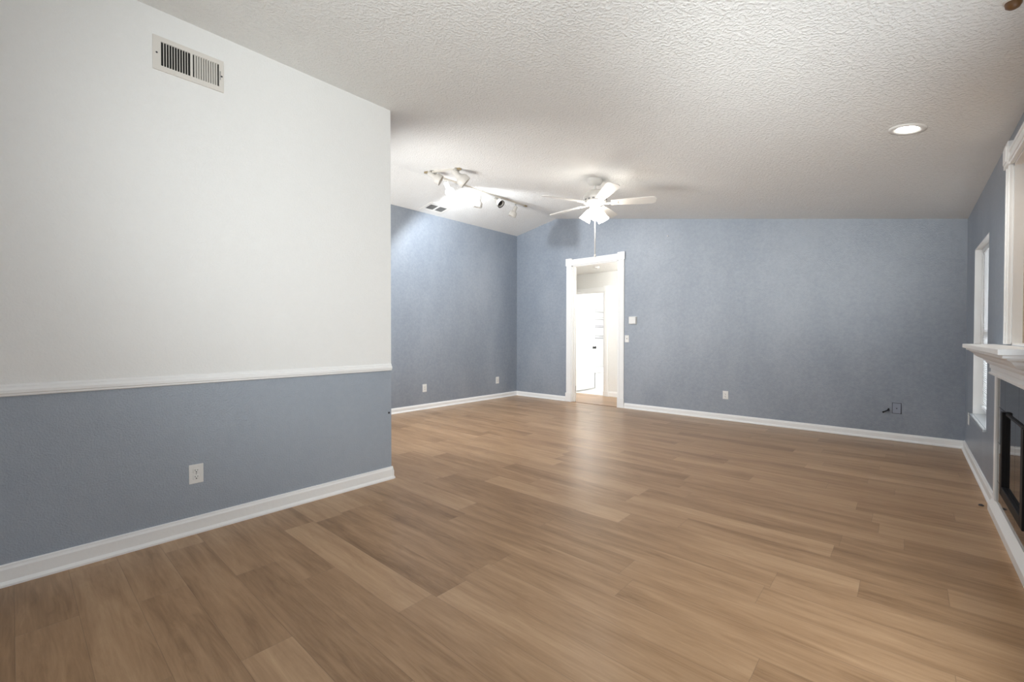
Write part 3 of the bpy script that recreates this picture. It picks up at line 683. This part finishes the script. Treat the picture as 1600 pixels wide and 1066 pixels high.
# ------------------------------------------------------------------ recessed lights
def can_light(x, y, label):
    q = ceil_mtx(x, y); o = thing('recessed_light', (x, y, zc(x)), label, 'recessed light', 'round recessed ceiling lights')
    MB().lathe([(0.097, 0.0), (0.095, 0.006), (0.075, 0.008), (0.060, 0.004), (0.057, 0.0015)], q, 40).build('trim_ring', M['white_metal'], o)
    MB().lathe([(0.0575, 0.002), (0.03, 0.004), (0, 0.0045)], q, 32).build('lens', M['can_lens'], o)
    l = light('can_bulb', 'SPOT', q @ Vector((0, 0, 0.03)), POWER['can'], (1.0, 0.97, 0.92), 0.05, aim=q @ Vector((0, 0, 1)), spot=math.radians(150), blend=0.8)
can_light(-0.011, 3.806, 'lit round recessed light in the ceiling near the fireplace wall')

# brown turned knob with a pale ring on the ceiling, cut by the top edge of the picture
kx, ky = 0.290, 2.530
t = thing('ceiling_hook', (kx, ky, zc(kx)), 'small brown wooden knob with a pale ring on the ceiling near the fireplace wall', 'hook')
q = ceil_mtx(kx, ky)
MB().lathe([(0.030, 0), (0.030, 0.003), (0.022, 0.005)], q, 24).build('ring', M['vent_metal'], t)
MB().lathe([(0.023, 0.0), (0.024, 0.008), (0.020, 0.020), (0.010, 0.027), (0, 0.029)], q, 24).build('knob', M['wood_knob'], t)

# ------------------------------------------------------------------ over-mantel recess
nr = bpy.data.objects.new('trim_4', None); nr.location = (XR, (NY0+NY1)/2, NZ0); COL.objects.link(nr); struct(nr)
def xbox(mb, t0, t1, y0, y1, z0, z1, bev=0.002): mb.box(XR-t1, XR-t0, y0, y1, z0, z1, bev)
cw = 0.125
for a, b in ((NY1, NY1+cw), (NY0-cw, NY0)):
    mb = MB(); xbox(mb, 0, 0.018, a, b, 1.155, NZ1); xbox(mb, 0, 0.023, a+0.014, a+0.034, 1.155, NZ1); xbox(mb, 0, 0.023, b-0.034, b-0.014, 1.155, NZ1)
    mb.build('casing', M['trim'], nr)
    mb = MB(); xbox(mb, 0, 0.030, a-0.010, b+0.012, NZ1, NZ1+cw+0.015, 0.003); xbox(mb, 0, 0.036, a+0.012, b-0.010, NZ1+0.022, NZ1+cw-0.008, 0.004); mb.build('corner_block', M['trim'], nr)
mb = MB(); xbox(mb, 0, 0.020, NY0+0.01, NY1-0.01, NZ1, NZ1+cw-0.02); xbox(mb, 0, 0.026, NY0+0.01, NY1-0.01, NZ1+0.016, NZ1+0.034); xbox(mb, 0, 0.026, NY0+0.01, NY1-0.01, NZ1+0.07, NZ1+0.086); mb.build('header_casing', M['trim'], nr)
mb = MB(); mb.box(XR, XR+0.048, NY1-0.012, NY1, NZ0, NZ1); mb.box(XR, XR+0.048, NY0, NY0+0.012, NZ0, NZ1); mb.box(XR, XR+0.048, NY0, NY1, NZ1-0.012, NZ1); mb.box(XR, XR+0.048, NY0, NY1, NZ0, NZ0+0.012); mb.build('jamb', M['trim'], nr)
MB().box(XR+0.042, XR+0.075, NY0+0.012, NY1-0.012, NZ0+0.012, NZ1-0.012).build('back_panel', M['tan_panel'], nr)

# ------------------------------------------------------------------ mantel
MY0, MY1 = 3.10, 4.50
mt = thing('mantel_shelf', (XR, (MY0+MY1)/2, 0.945), 'white moulded mantel shelf above the black fireplace on the right wall', 'mantel')
mb = MB(); mb.box(0.305, XR, MY0-0.15, MY1+0.15, 1.118, 1.147, 0.004); mb.box(0.322, XR, MY0-0.13, MY1+0.13, 1.105, 1.118); mb.build('shelf', M['trim'], mt)
# crown with mitred returns: list of (projection, z)
def ringed(prof, name):
    mb = MB(); rows = []
    for pj, z in prof:
        rows.append([mb.bm.verts.new(p) for p in ((XR, MY0-pj, z), (XR-0.012-pj, MY0-pj, z), (XR-0.012-pj, MY1+pj, z), (XR, MY1+pj, z))])
    for a, b in zip(rows, rows[1:]):
        for i in range(3): mb.bm.faces.new((a[i], a[i+1], b[i+1], b[i]))
        mb.bm.faces.new((a[3], a[0], b[0], b[3]))
    mb.bm.faces.new(rows[0]); mb.bm.faces.new(rows[-1][::-1])
    return mb.build(name, M['trim'], mt)
ringed([(0.122, 1.105), (0.118, 1.096), (0.104, 1.086), (0.096, 1.072), (0.083, 1.058), (0.064, 1.048), (0.056, 1.045), (0.056, 1.036), (0.046, 1.034)], 'crown_moulding')
ringed([(0.046, 1.034), (0.040, 1.020), (0.026, 1.010), (0.026, 0.985), (0.020, 0.980), (0.020, 0.958), (0.030, 0.954), (0.030, 0.944), (0.0, 0.942)], 'frieze_moulding')
# ------------------------------------------------------------------ fireplace
fp = thing('fireplace', (XR, (MY0+MY1)/2, 0), 'black glossy tiled fireplace with black metal doors under the white mantel', 'fireplace')
mb = MB()
mb.grid_wall('X', XR-0.004, XR, 3.22, 4.385, 0.09, 0.942, [(FY0, FY1, FZ0, FZ1)]); mb.build('grout_bed', M['grout'], fp, clean=True)
mb = MB(); g = 0.0018
def tile(y0, y1, z0, z1): mb.box(XR-0.010, XR-0.004, y0+g, y1-g, z0+g, z1-g)
ycut = [3.22, 3.64, 4.09, 4.385]
for a, b in zip(ycut, ycut[1:]): tile(a, b, FZ1, 0.942)
tile(FY1, 4.385, 0.50, FZ1); tile(FY1, 4.385, FZ0, 0.50)
tile(3.22, FY0, 0.50, FZ1); tile(3.22, FY0, FZ0, 0.50)
for a, b in zip([3.22, 3.72, 4.12, 4.385], [3.72, 4.12, 4.385]): tile(a, b, 0.09, FZ0)
mb.build('tile_surround', M['tile'], fp)
for a, b in ((4.385, 4.455), (3.15, 3.22)): MB().box(XR-0.020, XR, a, b, 0.095, 0.942, 0.003).build('side_trim', M['trim'], fp)
mb = MB(); mb.prism([(0, 0, 0), (-0.040, 0, 0), (-0.040, 0, 0.05), (-0.032, 0, 0.062), (-0.018, 0, 0.085), (-0.012, 0, 0.095), (0, 0, 0.095)], (XR, 3.12, 0), (XR, 4.498, 0)); mb.build('hearth_trim', M['trim'], fp)
fr = MB(); a = 0.05
fr.box(XR-0.032, XR-0.004, FY1-a, FY1+0.012, FZ0-0.012, FZ1+0.004, 0.003); fr.box(XR-0.032, XR-0.004, FY0-0.012, FY0+a, FZ0-0.012, FZ1+0.004, 0.003)
fr.box(XR-0.032, XR-0.004, FY0+a, FY1-a, FZ0-0.012, FZ0+0.045, 0.003); fr.box(XR-0.018, XR-0.004, FY0+a, FY1-a, FZ1-0.012, FZ1+0.002, 0.001)
fro = fr.build('firebox_frame', M['black_metal'], fp)
for y0, y1 in ((FY0+a, (FY0+FY1)/2-0.002), ((FY0+FY1)/2+0.002, FY1-a)):
    dd = MB().box(XR-0.014, XR-0.009, y0, y1, FZ0+0.045, FZ1-0.010).build('glass_door', M['firebox_glass'], fp)
MB().box(XR+0.0, XR+0.12, FY0+0.001, FY1-0.001, FZ0+0.001, FZ1-0.001).build('firebox', M['dark'], fp)

# parts of parts were modelled in room coordinates: cancel the parent's transform
bpy.context.view_layer.update()
for o in list(COL.objects):
    if o.type == 'MESH' and o.parent is not None:
        root = o
        while root.parent is not None: root = root.parent
        o.matrix_parent_inverse = o.parent.matrix_world.inverted() if o.parent is root else Matrix()
        if o.parent is root and root.type == 'EMPTY':
            o.matrix_parent_inverse = Matrix.Translation(-Vector(root.location))
bpy.context.view_layer.update()
